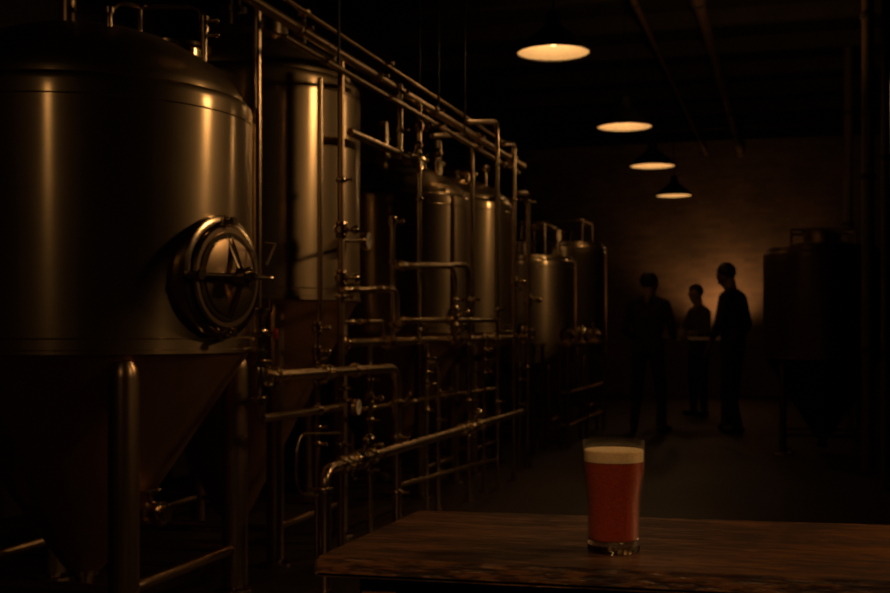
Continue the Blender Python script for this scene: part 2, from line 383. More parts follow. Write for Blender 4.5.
MB().lathe([(.125, zc - .09), (.125, zc - .03), (.15, zc - .028), (.15, zc - .016), (.12, zc - .006), (.06, zc + .0), (.01, zc + .004)], 48, (p.x, p.y, 0)).build('top_hatch', M['fit'], t1)
ps = [dome_pt(109, .30), dome_pt(140, -.05), dome_pt(204, .08)]
rail = []
for q in ps:
    z = dz(Vector((q.x - TX, q.y - TY, 0)).length); D = q.y * CT - q.x * ST
    q.z = z - .01
ztop = 2.275
a, b, c3 = ps
MB().tube([a, (a.x, a.y, 2.225), Vector((a.x, a.y, 2.27)) * .7 + Vector((b.x, b.y, 2.31)) * .3, (b.x, b.y, 2.33), (c3.x, c3.y, 2.30), c3], .0125, .07, 12).build('guard_rail', M['pipe'], t1)
ztop = 2.33
MB().tube([b, (b.x, b.y, ztop)], .009).build('rail_post', M['pipe'], t1)
for q, dzz in ((a, .05), (b, .2), (c3, .12), (c3, .16)):
    MB().cyl((q.x, q.y, q.z + dzz), (0, 0, 1), [(0, .02), (.02, .02)]).build('rail_clamp', M['fit'], t1)
for dzz in (.11, .165):
    MB().tube([(c3.x, c3.y, c3.z + dzz), (c3.x + .045, c3.y + .01, c3.z + dzz)], .006).build('rail_bolt', M['fit'], t1)
    MB().ball((c3.x + .048, c3.y + .01, c3.z + dzz), .011).build('rail_knob', M['fit'], t1)
# the other tanks of the row
t2 = tank('second steel tank in the row, taller, partly behind the nearest tank', -2.66, 5.44, .63, 1.21, 2.24, legr=.04, s=.41, door=False, valve=False, barz=.17)
t3 = tank('third steel tank in the row, seen behind the pipework', -2.66, 7.72, .60, 1.05, 1.93, hd=.27, legr=.04, s=.39, door=False, valve=False)
t4 = tank('fourth steel tank in the row, behind the third with a bright dome edge', -2.66, 9.02, .60, 1.05, 2.02, hd=.25, legr=.04, s=.39, door=False, valve=False)
t5 = tank('fifth vessel, low and squat with a tube rail on its lid, behind the bench', -2.66, 12.0, .58, .75, 1.74, hd=.1, legr=.035, s=.38, door=False, valve=False, cone=False)
t6 = tank('farthest vessel of the left row, with a square tube rail on top', -2.66, 14.1, .58, .8, 2.02, hd=.1, legr=.035, s=.38, door=False, valve=False, cone=False)
t7 = tank('steel tank toned dark for the dim light, standing right of the people', .27, 11.0, .5, .82, 1.72, hd=.12, legr=.03, s=.33, door=False, valve=False)
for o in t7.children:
    o.data.materials[0] = M['shaded']
def top_rail(t, cx, cy, z, h, w, r=.014):
    pts = [(cx + w, cy - w), (cx + w, cy + w), (cx - w, cy + w), (cx - w, cy - w)]
    for x, y in pts: MB().tube([(x, y, z - .06), (x, y, z + h)], r).build('rail_post', M['pipe'], t)
    MB().tube([(cx - w, cy - w, z + h), (cx + w, cy - w, z + h), (cx + w, cy + w, z + h), (cx - w, cy + w, z + h), (cx - w, cy - w, z + h)], r, .04).build('top_rail', M['pipe'], t)
    MB().lathe([(.16, z - .02), (.16, z + .08), (.18, z + .085), (.18, z + .1), (.1, z + .13)], 32, (cx, cy, 0)).build('top_hatch', M['fit'], t)
top_rail(t5, -2.66, 12.0, 1.86, .26, .33); top_rail(t6, -2.66, 14.1, 2.14, .2, .36); top_rail(t7, .27, 11.0, 1.83, .1, .26, .012)
for t, cx, cy, z in ((t2, -2.66, 5.44, 2.55), (t3, -2.66, 7.72, 2.19), (t4, -2.66, 9.02, 2.26)):
    MB().cyl((cx, cy, z - .01), (0, 0, 1), [(0, .05), (.1, .05), (.1, .07), (.13, .07), (.14, .04), (.3, .04)]).build('vent_pipe', M['fit'], t)
    MB().lathe([(.12, z - .12), (.12, z - .01), (.14, z), (.14, z + .015), (.07, z + .04)], 32, (cx + .22, cy - .12, 0)).build('top_hatch', M['fit'], t)
    MB().tube([(cx + .42, cy - .1, z - .18), (cx + .42, cy - .1, z + .03)], .012).build('spray_port', M['fit'], t)
    MB().ball((cx + .42, cy - .1, z + .05), .035).build('pressure_ball', M['fit'], t)
# ------------------------------------------------------------------ pipework
def gauge(c, parent, r=.045):
    g = MB().cyl(Vector(c) - Vector((.018, 0, 0)), (1, 0, 0), [(0, r * .8), (.004, r), (.03, r), (.034, r * .96), (.034, r * .88), (.03, r * .86)], 28).build('gauge', M['fit'], parent)
    MB().cyl(Vector(c) + Vector((.0125, 0, 0)), (1, 0, 0), [(0, r * .86), (.002, r * .86)], 28).build('dial', M['dial'], g)
    f = Vector(c) + Vector((.0155, 0, 0))
    MB().bar(f - Vector((0, r * .1, r * .1)), f + Vector((0, r * .5, r * .5)), .004, .002).build('needle', M['black'], g)
def valve(c, d, r, parent, knob=True, red=False):
    c, d = Vector(c), Vector(d).normalized()
    v = MB().cyl(c - d * r * 2.2, d, [(0, r * 1.6), (r * .6, r * 1.7), (r * .8, r * 1.25), (r * 1.4, r * 1.9), (r * 3, r * 1.9), (r * 3.6, r * 1.25), (r * 3.8, r * 1.7), (r * 4.4, r * 1.6)], 16).build('valve', M['fit'], parent)
    o = Vector((.93, .0, .37)) if abs(d.z) > .5 else Vector((.5, 0, .86)); o = (o - d * o.dot(d)).normalized()
    MB().cyl(c + o * r * 1.5, o, [(0, r * .55), (r * 1.6, r * .5), (r * 1.6, r * .9), (r * 2.1, r * .8)], 10).build('valve_stem', M['fit'], v)
    MB().ball(c + o * r * 4.2, r * 1.25).build('valve_knob', M['red'] if red else M['fit'], v)
def steel_pipe(label, pts, r, clamps=(), valves=(), gauges=(), rb=.07, group=None, mt='pipe', X=-1.95, name='steel_pipe'):
    P = [q if isinstance(q, Vector) else (atX(q[0], q[1], q[2] if len(q) > 2 else X)) for q in pts]
    for q in P: q.z = max(q.z, 0)
    t = thing(name, label, 'pipe', P[0] if P[0].z < P[-1].z else P[-1], group)
    MB().tube(P, r, rb).build('tube', M[mt], t)
    def near(c):                            # direction and point on the run nearest the mark
        w = atX(c[0], c[1], c[2] if len(c) > 2 else X); best = None
        for A, B in zip(P, P[1:]):
            d = B - A; u = max(0, min(1, (w - A).dot(d) / d.length_squared)); q = A + d * u
            if best is None or (w - q).length < best[0]: best = ((w - q).length, q, d.normalized())
        return best[1], best[2]
    for c in clamps:
        q, d = near(c); clampring(q, d, r).build('clamp', M['fit'], t)
    for c in valves:
        q, d = near(c); valve(q, d, r, t, red=(len(c) > 3 and c[3]))
    for c, tip in gauges:
        q, d = near(c); w = atX(tip[0], tip[1], q.x)
        MB().tube([q, w], r * .5).build('gauge_stub', M['fit'], t); gauge(w, t)
    for q in (P[0], P[-1]):
        if q.z < .01: MB().cyl((q.x, q.y, 0), (0, 0, 1), [(0, r * 2.6), (.008, r * 2.6), (.01, r * 1.5), (.04, r * 1.4)]).build('floor_flange', M['fit'], t)
    return t
FLOOR = 2000
def yf(px, X=-1.95):                        # image row of the floor at this column on plane X
    p = atX(px, HOR, X); D = p.y * CT - p.x * ST; return HOR + EYE * F / D
# valve column beside the nearest tank
S = atX(260, 330)
t = thing('valve_column', 'upright stack of steel valves with a red knob, right of the nearest tank', 'valve', (S.x, S.y, atX(260, 403).z))
def zz(py): return atX(260, py).z
def zc_(y0, y1, prof, nm, mt='fit', parent=None):
    MB().cyl((S.x, S.y, zz(y0)), (0, 0, 1), [((zz(y1) - zz(y0)) * h, r) for h, r in prof], 24).build(nm, M[mt], parent or t)
zc_(403, 397, [(0, .03), (.1, .034), (.9, .034), (1, .03)], 'clamp')
zc_(397, 366, [(0, .024), (.15, .03), (.85, .03), (1, .026)], 'valve_body')
zc_(366, 360, [(0, .04), (.15, .046), (.85, .046), (1, .04)], 'clamp')
zc_(360, 354, [(0, .027), (1, .027)], 'valve_body')
zc_(354, 350, [(0, .032), (1, .032)], 'clamp')
zc_(350, 337, [(0, .021), (.4, .019), (1, .021)], 'spool')
zc_(347, 344, [(0, .028), (1, .028)], 'clamp')
zc_(337, 329, [(0, .028), (.2, .031), (.8, .031), (1, .028)], 'valve_body')
zc_(329, 315, [(0, .018), (.5, .02), (1, .018)], 'spool')
zc_(316, 308, [(0, .026), (.2, .032), (.8, .032), (1, .026)], 'cap')
q = Vector((S.x, S.y, zz(334)))
MB().cyl(q, (1, .45, 0), [(0, .012), (.05, .012)], 10).build('valve_stem', M['fit'], t)
h = MB().cyl(q + Vector((1, .45, 0)).normalized() * .05, (1, .45, 0), [(0, .016), (.004, .022), (.014, .022), (.018, .016)], 8).build('knob', M['red'], t); h['label'] = 'red knob'
q = Vector((S.x, S.y, zz(311)))
MB().tube([q, q + Vector((.03, .035, 0)), q + Vector((.03, .035, .045))], .008, .01, 8).build('handle', M['fit'], t)
for y_ in (377,):
    q = Vector((S.x, S.y, zz(y_)))
    MB().cyl(q, (0, 1, 0), [(0, .024), (.05, .024), (.05, .036), (.066, .04), (.07, .036), (.07, .028), (.09, .028)], 24).build('side_port', M['fit'], t)
MB().cyl(Vector((S.x, S.y, zz(385))), (1, 0, 0), [(0, .01), (.05, .01), (.05, .016), (.06, .014)], 12).build('valve_stem', M['fit'], t)
steel_pipe('tall vertical pipe rising to the ceiling right beside the nearest tank', [(257, 352, -2.1), atX(257, 330, -2.1).xy.to_3d() + Vector((0, 0, ZC - .01))], .019, clamps=[(257, 340, -2.1)])
steel_pipe('thick horizontal pipe from the valve column, bending down to the floor', [Vector((S.x, S.y + .085, zz(377))), (397, 367.5, -1.87), (397, FLOOR, -1.87)], .0225, clamps=[(276, 376), (318, 372), (322, 372), (345, 370), (397, 402, -1.87), (397, 437, -1.87), (397, 492, -1.87)], rb=.11)
steel_pipe('bent pipe leaving the bottom of the valve column', [Vector((S.x, S.y, zz(403))), Vector((S.x, S.y, zz(419))), (340, 407)], .0175, clamps=[(318, 411)], rb=.06)
steel_pipe('dark upright pipe in front of the second tank, with a round gauge', [(341, 62), (341, FLOOR)], .0165, clamps=[(341, 180), (341, 297), (341, 400), (341, 445), (341, 388)], valves=[(341, 230), (341, 278)], gauges=[((341, 241), (366, 241))], mt='frame')
steel_pipe('low pipe running away along the skid from an elbow by the table', [(325, FLOOR, -1.77), (325, 470, -1.77), (522, 412, -1.77)], .0235, clamps=[(325, 490, -1.77), (343, 466, -1.77), (349, 465, -1.77), (372, 456, -1.77), (462, 432, -1.77), (480, 425, -1.77)], valves=[(358, 461, -1.77), (470, 427, -1.77)], rb=.07)
steel_pipe('straight horizontal pipe at middle height crossing the pipework', [(345, 343, -1.985), (524, 337.5, -1.985)], .022, clamps=[(347, 343), (455, 340), (468, 340), (490, 339), (500, 338), (518, 338)], valves=[(395, 342), (462, 340)])
steel_pipe('pipe with a long level top and right elbow dropping to the floor', [(399, 320.5, -1.87), (498, 320, -1.87), (498, FLOOR, -1.87)], .0155, clamps=[(403, 320, -1.87), (492, 320, -1.87), (498, 340, -1.87), (498, 402, -1.87)], valves=[(450, 320, -1.87)], rb=.13)
steel_pipe('short thin upright tube with a ball end, left of the third tank', [(392.5, 216), (392.5, 341)], .012, clamps=[(392.5, 262), (392.5, 325)], valves=[(392.5, 222)])
steel_pipe('short level pipe bending down, right of the gauge pipe', [(343, 290, -1.93), (397, 289, -1.87), (397, 320, -1.87)], .013, clamps=[(372, 289.5, -1.9), (379, 289.5, -1.9), (350, 290, -1.92)], rb=.07)
steel_pipe('small thin pipe bend under the short level pipe', [(343, 322, -1.95), (384, 321), (384, 341)], .009, clamps=[(360, 322), (352, 322)])
steel_pipe('bright vertical pipe in front of the third tank', [(419, 104), (419, 342)], .0145, clamps=[(419, 130), (419, 155), (419, 200), (419, 330)], valves=[(419, 126)])
steel_pipe('short sloping pipe high up, between the second and third tanks', [(350, 132), (417, 162)], .02, clamps=[(398, 153), (408, 157), (413, 159)], valves=[(411, 158)])
steel_pipe('short vertical pipe hanging from the overhead pipes', [(400, 84), (400, 153)], .014, clamps=[(400, 92), (400, 130)])
steel_pipe('hooked pipe with level top, left of the fourth tank', [(432, 136, -1.99), (472, 134, -1.99), (472, 341, -1.99)], .0155, clamps=[(472, 142, -1.99), (472, 300, -1.99)], rb=.06, X=-1.99)
steel_pipe('tall pipe hooked at the top, rising before the fourth tank', [(466, 122, -1.80), (497, 122, -1.80), (497, 318, -1.80)], .0155, clamps=[(497, 165, -1.8), (497, 310, -1.8)], rb=.08)
steel_pipe('tall upright pipe at the right edge of the fourth tank', [(503, 144, -1.88), (514, 144, -1.88), (514, FLOOR, -1.88)], .016, clamps=[(514, 200, -1.88), (514, 290, -1.88)], valves=[(514, 282, -1.88)], rb=.05)
steel_pipe('rightmost tall pipe with a bent top, beside the low vessel', [(518, 193), (528, 193), (528, FLOOR)], .02, clamps=[(528, 202), (528, 330)], valves=[(528, 300)], rb=.09)
steel_pipe('nearer of two level pipes that bend down before the third tank', [(397, 266, -1.80), (455, 266, -1.80), (455, 338, -1.80), (455, 341, -1.95)], .0155, clamps=[(403, 266, -1.80), (455, 300, -1.80), (455, 325, -1.8)], valves=[(455, 312, -1.8)], rb=.14)
steel_pipe('farther of two level pipes that bend down before the third tank', [(422, 265, -1.93), (469, 265, -1.93), (469, FLOOR, -1.93)], .0155, clamps=[(469, 300), (469, 345), (469, 372), (469, 400), (469, 436)], rb=.14)
steel_pipe('small pipe arch bending down to the floor under the middle pipe', [(427, 364), (438, 364), (438, FLOOR)], .0145, clamps=[(438, 392), (438, 420)], rb=.08)
steel_pipe('low level pipe with a round gauge at its near end', [(350, 411, -2.10), (498, 388, -2.10)], .013, clamps=[(372, 408, -2.10), (413, 401, -2.10), (478, 391, -2.10)], valves=[(404, 402, -2.10), (446, 396, -2.10)], gauges=[((352, 411, -2.10), (356, 407))])
steel_pipe('slim dark upright pipe left of the gauge pipe, valves before the tank cone', [(320, 78, -1.99), (320, 318, -1.99), (317, 326, -2.0), (317, FLOOR, -2.0)], .0125, clamps=[(317, 360), (317, 384), (317, 430), (317, 447)], valves=[(317, 328), (317, 352)])
steel_pipe('slim upright pipe right of the low elbow, full of fittings', [(370, 346), (370, FLOOR)], .013, clamps=[(370, 380), (370, 420), (370, 455), (370, 470)], valves=[(370, 398), (370, 445)])
steel_pipe('thin curved tube looping behind the low elbow', [(341, 433), (297, 434), (296, 494), (325, 496)], .0065, rb=.09)
steel_pipe('bottom rail tube between the two right-hand uprights', [(469, 466, -1.91), (498, 459, -1.88)], .012)
steel_pipe('bottom rail tube left of the two right-hand uprights', [(397, 486, -1.89), (469, 466, -1.91)], .012)
steel_pipe('slim post under the middle pipe, near the bench', [(520, 338, -1.97), (520, FLOOR, -1.97)], .0145, clamps=[(520, 380), (520, 405)], valves=[(520, 368)])
steel_pipe('slim post under the middle pipe, left of the hooked drop pipe', [(484, 341), (484, FLOOR)], .011, clamps=[(484, 360), (484, 390)], valves=[(484, 372), (484, 350)])
steel_pipe('slim post with fittings, just right of the bright vertical pipe', [(427, 343), (427, FLOOR)], .010, clamps=[(427, 372), (427, 410)], valves=[(427, 358), (427, 384)])
# overhead headers
def header(label, X, z, r, ya, yb, n):
    t = thing('overhead_pipe', label, 'pipe', (X, ya, z))
    MB().tube([(X, ya, z), (X, yb, z)], r, .05, 16).build('tube', M['frame'], t)
    for i in range(n):
        y = ya + (i + .5) * (yb - ya) / n
        clampring((X, y, z), (0, 1, 0), r).build('clamp', M['frame'], t)
    for i in range(2):
        y = ya + .6 + i * (yb - ya) * .5
        MB().tube([(X, y, z), (X, y, ZC)], .006).build('hanger_rod', M['black'], t)
header('upper overhead pipe running the length of the tank row', -1.98, 2.335, .022, 3.2, 9.1, 6)
header('lower overhead pipe beneath and parallel to the upper one', -1.93, 2.235, .013, 4.4, 8.7, 5)
header('thin overhead line just above the large overhead pipes', -2.02, 2.45, .010, 3.2, 8.6, 3)
# ------------------------------------------------------------------ bench before the small vessels
bx0, bx1, by0, by1, bz = -2.45, -1.9, 10.7, 12.9, .95
bx0, bx1 = -2.06 - .42, -1.9
t = thing('steel_bench', 'steel work bench with open tube legs before the low vessel', 'bench', (bx1, by0, 0))
MB().box((bx0 + .45, by0, bz - .03), (bx1, by1, bz), .004).build('bench_top', M['pipe'], t)
for x in (bx0 + .48, bx1 - .03):
    for y in (by0 + .03, (by0 + by1) / 2, by1 - .03):
        MB().tube([(x, y, 0), (x, y, bz - .03)], .018).build('leg', M['frame'], t)
for z in (.2, .5):
    MB().tube([(bx1 - .03, by0 + .03, z), (bx1 - .03, by1 - .03, z)], .014).build('stretcher', M['frame'], t)
    MB().tube([(bx0 + .48, by0 + .03, z), (bx1 - .03, by0 + .03, z)], .014).build('stretcher', M['frame'], t)
# second open frame carrying the wide shelf left of it
t = thing('steel_shelf', 'low steel shelf on legs under the low vessel, left of the bench', 'shelf', (-2.0, 10.2, 0))
MB().box((-2.6, 10.1, .93), (-2.09, 10.55, .955), .004).build('shelf_top', M['pipe'], t)
for x in (-2.57, -2.12):
    for y in (10.13, 10.52): MB().tube([(x, y, 0), (x, y, .93)], .016).build('leg', M['frame'], t)
def pot(x, y, z, lab, kind):
    if kind == 0:
        t = thing('steel_pump', lab, 'pump', (x, y, z))
        MB().cyl((x, y - .09, z + .07), (0, 1, 0), [(0, .04), (.02, .065), (.12, .065), (.14, .05), (.2, .05)]).build('motor', M['fit'], t)
        MB().box((x - .05, y - .08, z), (x + .05, y + .08, z + .02), .003).build('base', M['frame'], t)
        MB().cyl((x, y - .05, z + .12), (0, 0, 1), [(0, .018), (.06, .018), (.06, .028), (.08, .028)]).build('outlet', M['fit'], t)
    else:
        t = thing('steel_jug', lab, 'jug', (x, y, z))
        MB().lathe([(.05, 0), (.055, .01), (.055, .12), (.04, .15), (.045, .17), (.04, .165), (.035, .15), (.048, .12), (.048, .015)], 24, (x, y, z)).build('body', M['fit'], t)
        MB().tube([(x + .05, y, z + .13), (x + .1, y, z + .12), (x + .1, y, z + .05), (x + .05, y, z + .04)], .007, .03, 8).build('handle', M['fit'], t)
pot(-1.97, 10.95, bz, 'small steel pump on the near end of the bench', 0)
pot(-1.96, 11.7, bz, 'steel jug standing in the middle of the bench', 1)
pot(-1.97, 12.5, bz, 'small steel pump on the far end of the bench', 0)
pot(-2.25, 10.3, .955, 'steel jug standing on the low steel shelf', 1)
# right-hand uprights
for px, D, r, lab in ((868, 9.0, .045, 'thick dark pipe rising floor to ceiling at the far right'), (848, 13.0, .05, 'dark pipe rising floor to ceiling just behind the right tank'), (886, 8.0, .03, 'thin dark pipe at the right edge of the view')):
    p = atD(px, 330, D)
    t = thing('riser_pipe', lab, 'pipe', (p.x, p.y, 0))
    MB().tube([(p.x, p.y, 0), (p.x, p.y, ZC)], r).build('tube', M['conduit'], t)
    for z in (.9, 2.2, 3.4): MB().cyl((p.x, p.y, z), (0, 0, 1), [(0, r * 1.3), (.04, r * 1.3)]).build('pipe_collar', M['joist'], t)
# ------------------------------------------------------------------ table with the beer
TZ = .77
fl, bl = Vector((-.607, 1.478, TZ)), Vector((-.598, 1.908, TZ))
fr_, br_ = fl + Vector((1.5, .085, 0)), bl + Vector((1.5, .125, 0))
t = thing('wooden_table', 'dark worn wooden table in the foreground under the beer glass', 'table', (0, 1.6, 0))
m = MB(); vs = []
for z in (TZ - .027, TZ): vs.append([m.bm.verts.new((p.x, p.y, z)) for p in (fl, fr_, br_, bl)])
m.skin(vs); bmesh.ops.bevel(m.bm, geom=list(m.bm.edges), offset=.006, segments=3, affect='EDGES')
m.build('tabletop', M['wood'], t)
m = MB(); vs = []
ins = .05
for z in (TZ - .12, TZ - .027): vs.append([m.bm.verts.new(p) for p in ((-.55, 1.53, z), (.84, 1.61, z), (.84, 1.96, z), (-.55, 1.85, z))])
m.skin(vs); m.build('apron', M['wood'], t)
for x, y in ((-.53, 1.55), (-.53, 1.83), (.82, 1.63), (.82, 1.94)):
    MB().box((x - .028, y - .028, 0), (x + .028, y + .028, TZ - .028), .004).build('leg', M['wood'], t)
G = atD(613.6, 330, 1.63); gx, gy = G.x, G.y
t = thing('beer_glass', 'pint glass of red amber beer with a foam head on the wooden table', 'glass', (gx, gy, TZ))
out = [(.034, 0), (.0352, .002), (.0355, .010), (.0352, .03), (.0356, .06), (.0368, .078), (.0392, .095), (.0412, .108), (.0418, .120), (.0416, .150)]
inn = [(.0406, .1505), (.0405, .12), (.0398, .108), (.0379, .095), (.0354, .078), (.0341, .06), (.0338, .03), (.0335, .019)]
MB().lathe([(.0352, .0165)] + out[2:] + inn[:-1] + [(.0338, .0165)], 96, (gx, gy, TZ), False).build('glass_wall', M['glass'], t)
MB().lathe([(.030, .0003), (.034, .0006), (.0353, .003), (.0355, .010), (.0352, .0165), (.0335, .0168), (.02, .0155), (.001, .015)], 96, (gx, gy, TZ)).build('glass_base', M['rglass'], t)
MB().lathe([(.032, .0172), (.0335, .019)] + [(r - .0003, h) for r, h in inn[::-1][1:-2]] + [(.0401, .1215), (.0401, .1225)], 96, (gx, gy, TZ)).build('beer', M['beer'], t)
MB().lathe([(.0401, .1226), (.0402, .13), (.0402, .1365), (.039, .138), (.02, .139), (.001, .139)], 96, (gx, gy, TZ)).build('foam', M['foam'], t)
# ------------------------------------------------------------------ people
def person(label, loc, rot, h, P, shirt, hairy=True, cap=False, beard=False):
    """P: joints in metres for a 1.75 m figure, x right, y forward, z up"""
    prims = []                              # (a, b, ra, rb, tag, flatten)
    V = Vector
    def cap_(a, b, ra, rb, tg): prims.append((V(a), V(b), ra, rb, tg))
    hd = V(P['head']); nk = V(P['neck']); ch = V(P['chest']); pv = V(P['pelvis'])
    f = V(P.get('look', (0, 1, 0))).normalized(); rt = f.cross(V((0, 0, 1))).normalized(); upv = rt.cross(f).normalized()
    cap_(hd + upv * .035 - f * .012, hd + upv * .02 + f * .01, .092, .092, 'skin')
    cap_(hd + upv * .0 + f * .02, hd - upv * .078 + f * .045, .078, .05, 'skin')   # face and jaw
    cap_(hd + f * .094 + upv * .01, hd + f * .114 - upv * .02, .009, .014, 'skin')   # nose
    cap_(hd + f * .094 - upv * .055 - rt * .015, hd + f * .094 - upv * .055 + rt * .015, .009, .009, 'skin')  # lips
    for sg in (1, -1): cap_(hd + rt * sg * .08 + upv * .012, hd + rt * sg * .082 - upv * .02, .014, .010, 'skin')
    cap_(nk - V((0, 0, .02)), hd - upv * .05 - f * .01, .064, .056, 'skin')
    w = P.get('w', 1.0)
    for sg in (1, -1):
        cap_(ch + V((sg * .085 * w, 0, .06)), pv + V((sg * .05, 0, .1)), .105, .095, 'shirt')
        cap_(pv + V((sg * .055 * w, 0, .1)), pv + V((sg * .07, 0, -.02)), .10, .10, 'shirt')
        cap_(nk + V((sg * .03, 0, -.02)), ch + V((sg * .155 * w, 0, .15)), .06, .062, 'shirt')
    cap_(ch, pv, .11, .11, 'shirt')
    for sd, sg in (('R', 1), ('L', -1)):
        sh = ch + V((sg * .175 * w, 0, .14)); el = V(P['elbow' + sd]); wr = V(P['wrist' + sd])
        cap_(sh, el, .058, .045, 'shirt'); cap_(el, el.lerp(wr, .55), .045, .038, 'shirt'); cap_(el.lerp(wr, .5), wr, .036, .025, 'skin')
        d = (wr - el).normalized(); hdir = V(P.get('hand' + sd, d)).normalized()
        side = hdir.cross(V((0, 1, .2)) if abs(hdir.y) < .8 else V((0, 0, 1))).normalized(); pn = side.cross(hdir).normalized()
        palm = wr + hdir * .085
        for q in (-.024, -.008, .008, .024): cap_(wr + side * q * .7 + hdir * .01, palm + side * q, .014, .013, 'skin')
        for q, L in zip((-.03, -.0105, .0105, .03), (.055, .072, .078, .068)):
            m1 = palm + side * q + hdir * L * .5; cap_(palm + side * q, m1, .0098, .009, 'skin')
            m2 = m1 + (hdir * .75 + pn * .55) * L * .5; cap_(m1, m2, .009, .0078, 'skin')
        tb = wr + hdir * .03 + side * .03; cap_(tb, tb + (side * .7 + hdir * .7) * .038, .013, .011, 'skin')
        cap_(tb + (side * .7 + hdir * .7) * .038, tb + (side * .9 + hdir * 1.5) * .042, .011, .009, 'skin')
        hp = pv + V((sg * .09, 0, -.02)); kn = V(P['knee' + sd]); an = V(P['ankle' + sd])
        cap_(hp, kn, .092, .062, 'trousers'); cap_(kn, an + V((0, 0, .02)), .062, .05, 'trousers')
        kn2 = kn.lerp(an, .35); cap_(kn, kn2, .06, .062, 'trousers')
        td = V(P.get('toe' + sd, (sg * .25, 1, 0))).normalized()
        cap_(an + V((0, 0, -.045)) - td * .035, an + V((0, 0, -.05)) + td * .13, .042, .036, 'shoe')
        cap_(an + V((0, 0, -.0)), an + V((0, 0, -.04)), .045, .045, 'shoe')
    sc = h / 1.75
    m = MB()
    for a, b, ra, rb, tg in prims:
        d = b - a; L = max(d.length, 1e-4); d = d / L; n = 6
        pr = [(-ra * math.cos(k * PI / 2 / n), ra * math.sin(k * PI / 2 / n)) for k in range(n)] + [(0, ra), (L, rb)] + [(L + rb * math.sin(k * PI / 2 / n), rb * math.cos(k * PI / 2 / n)) for k in range(1, n + 1)]
        m.cyl(a, d, pr, 16)
    bm = m.bm
    # flatten the soles
    for v in bm.verts: v.co.z = max(v.co.z, .0)
    me = bpy.data.meshes.new('tmp'); bm.to_mesh(me); bm.free()
    o = bpy.data.objects.new('tmp', me); COL.objects.link(o)
    r = o.modifiers.new('r', 'REMESH'); r.mode = 'VOXEL'; r.voxel_size = .0085
    s_ = o.modifiers.new('s', 'SMOOTH'); s_.factor = .5; s_.iterations = 4
    dg = bpy.context.evaluated_depsgraph_get(); nm = bpy.data.meshes.new_from_object(o.evaluated_get(dg))
    bpy.data.objects.remove(o)
    tags = ['skin', 'shirt', 'trousers', 'shoe']
    co = np.empty(len(nm.vertices) * 3); nm.vertices.foreach_get('co', co); co = co.reshape(-1, 3)
    fc = np.empty(len(nm.polygons) * 3); nm.polygons.foreach_get('center', fc); fc = fc.reshape(-1, 3)
    best = np.full(len(fc), 9.); idx = np.zeros(len(fc), int)
    for a, b, ra, rb, tg in prims:
        A = np.array(a); d = np.array(b) - A; L2 = max((d * d).sum(), 1e-8)
        u = np.clip(((fc - A) @ d) / L2, 0, 1); q = A + u[:, None] * d
        ds = np.linalg.norm(fc - q, axis=1) - (ra + (rb - ra) * u)
        k = ds < best; best[k] = ds[k]; idx[k] = tags.index(tg)
    for mm in (M['skin'], shirt, M['trousers'], M['shoe']): nm.materials.append(mm)
    nm.polygons.foreach_set('material_index', idx.astype(np.int32)); nm.polygons.foreach_set('use_smooth', np.ones(len(fc), bool))
    nm.name = 'body'
    lowest = co[:, 2].min()
    root = thing('person', label, 'person', loc)
    body = bpy.data.objects.new('body', nm); COL.objects.link(body); body.parent = root
    body.location = (0, 0, -lowest)
    def child(mb, name, mt):
        c = mb.build(name, mt); c.parent = root; c.location = (0, 0, -lowest); return c
    hr = MB(); c = hd + upv * .045 - f * .022
    hr.ball(c, .1, (1, 1, 1), 24, 16)
    for v in list(hr.bm.verts):
        q = v.co - hd
        if q.dot(f) > .03 + q.dot(upv) * .35 or q.dot(upv) < -.045: hr.bm.verts.remove(v)
    bmesh.ops.solidify(hr.bm, geom=list(hr.bm.faces), thickness=.012)
    child(hr, 'hair', M['hair'])
    for sg in (1, -1): child(MB().ball(hd + f * .084 + rt * sg * .032 + upv * .008, .0115), 'eye', M['eye'])
    if cap:
        cp = MB().ball(hd + upv * .06 - f * .005, .1, (1, 1, .8), 24, 14)
        for v in list(cp.bm.verts):
            if (v.co - hd).dot(upv) < .04: cp.bm.verts.remove(v)
        bmesh.ops.solidify(cp.bm, geom=list(cp.bm.faces), thickness=.006)
        b0 = hd + upv * .05 + f * .08
        cp.bar(b0, b0 + f * .07 - upv * .012, .12, .007)
        child(cp, 'cap', M['shirt_dark'])
    root.rotation_euler = (0, 0, rot); root.scale = (sc, sc, sc); return root
base = dict(head=(0, .02, 1.64), neck=(0, 0, 1.47), chest=(0, 0, 1.25), pelvis=(0, 0, .93))
# facing angles: rotation z; 0 looks along +Y (away), +90 deg looks to -X (left in view)
def at_floor(px, D): p = atD(px, 330, D); return (p.x, p.y, 0)
P1 = dict(base, w=1.22, head=(0, .07, 1.62), neck=(0, .015, 1.475), look=(0, 1, -.55), elbowR=(.29, -.04, 1.12), wristR=(.26, .1, .9), elbowL=(-.29, .03, 1.12), wristL=(-.22, .16, .9), kneeR=(.13, .05, .5), ankleR=(.16, .1, .09), kneeL=(-.12, .0, .5), ankleL=(-.16, -.12, .09))
person('man in dark clothes seen side-on, head bowed, rightmost of the three people', at_floor(733, 12.6), math.radians(68), 1.77, P1, M['shirt_dark'])
P2 = dict(base, head=(0, .05, 1.615), neck=(0, .01, 1.47), look=(.5, 1, -.25), w=1.12, elbowR=(.27, .03, 1.12), wristR=(.2, .27, 1.05), elbowL=(-.27, .0, 1.12), wristL=(-.2, .2, 1.0), kneeR=(.14, .02, .5), ankleR=(.17, -.02, .09), kneeL=(-.13, .03, .5), ankleL=(-.16, .0, .09))
person('broad man in dark clothes with his back turned, leftmost of the three people', at_floor(648, 12.6), math.radians(-12), 1.68, P2, M['shirt_dark'])
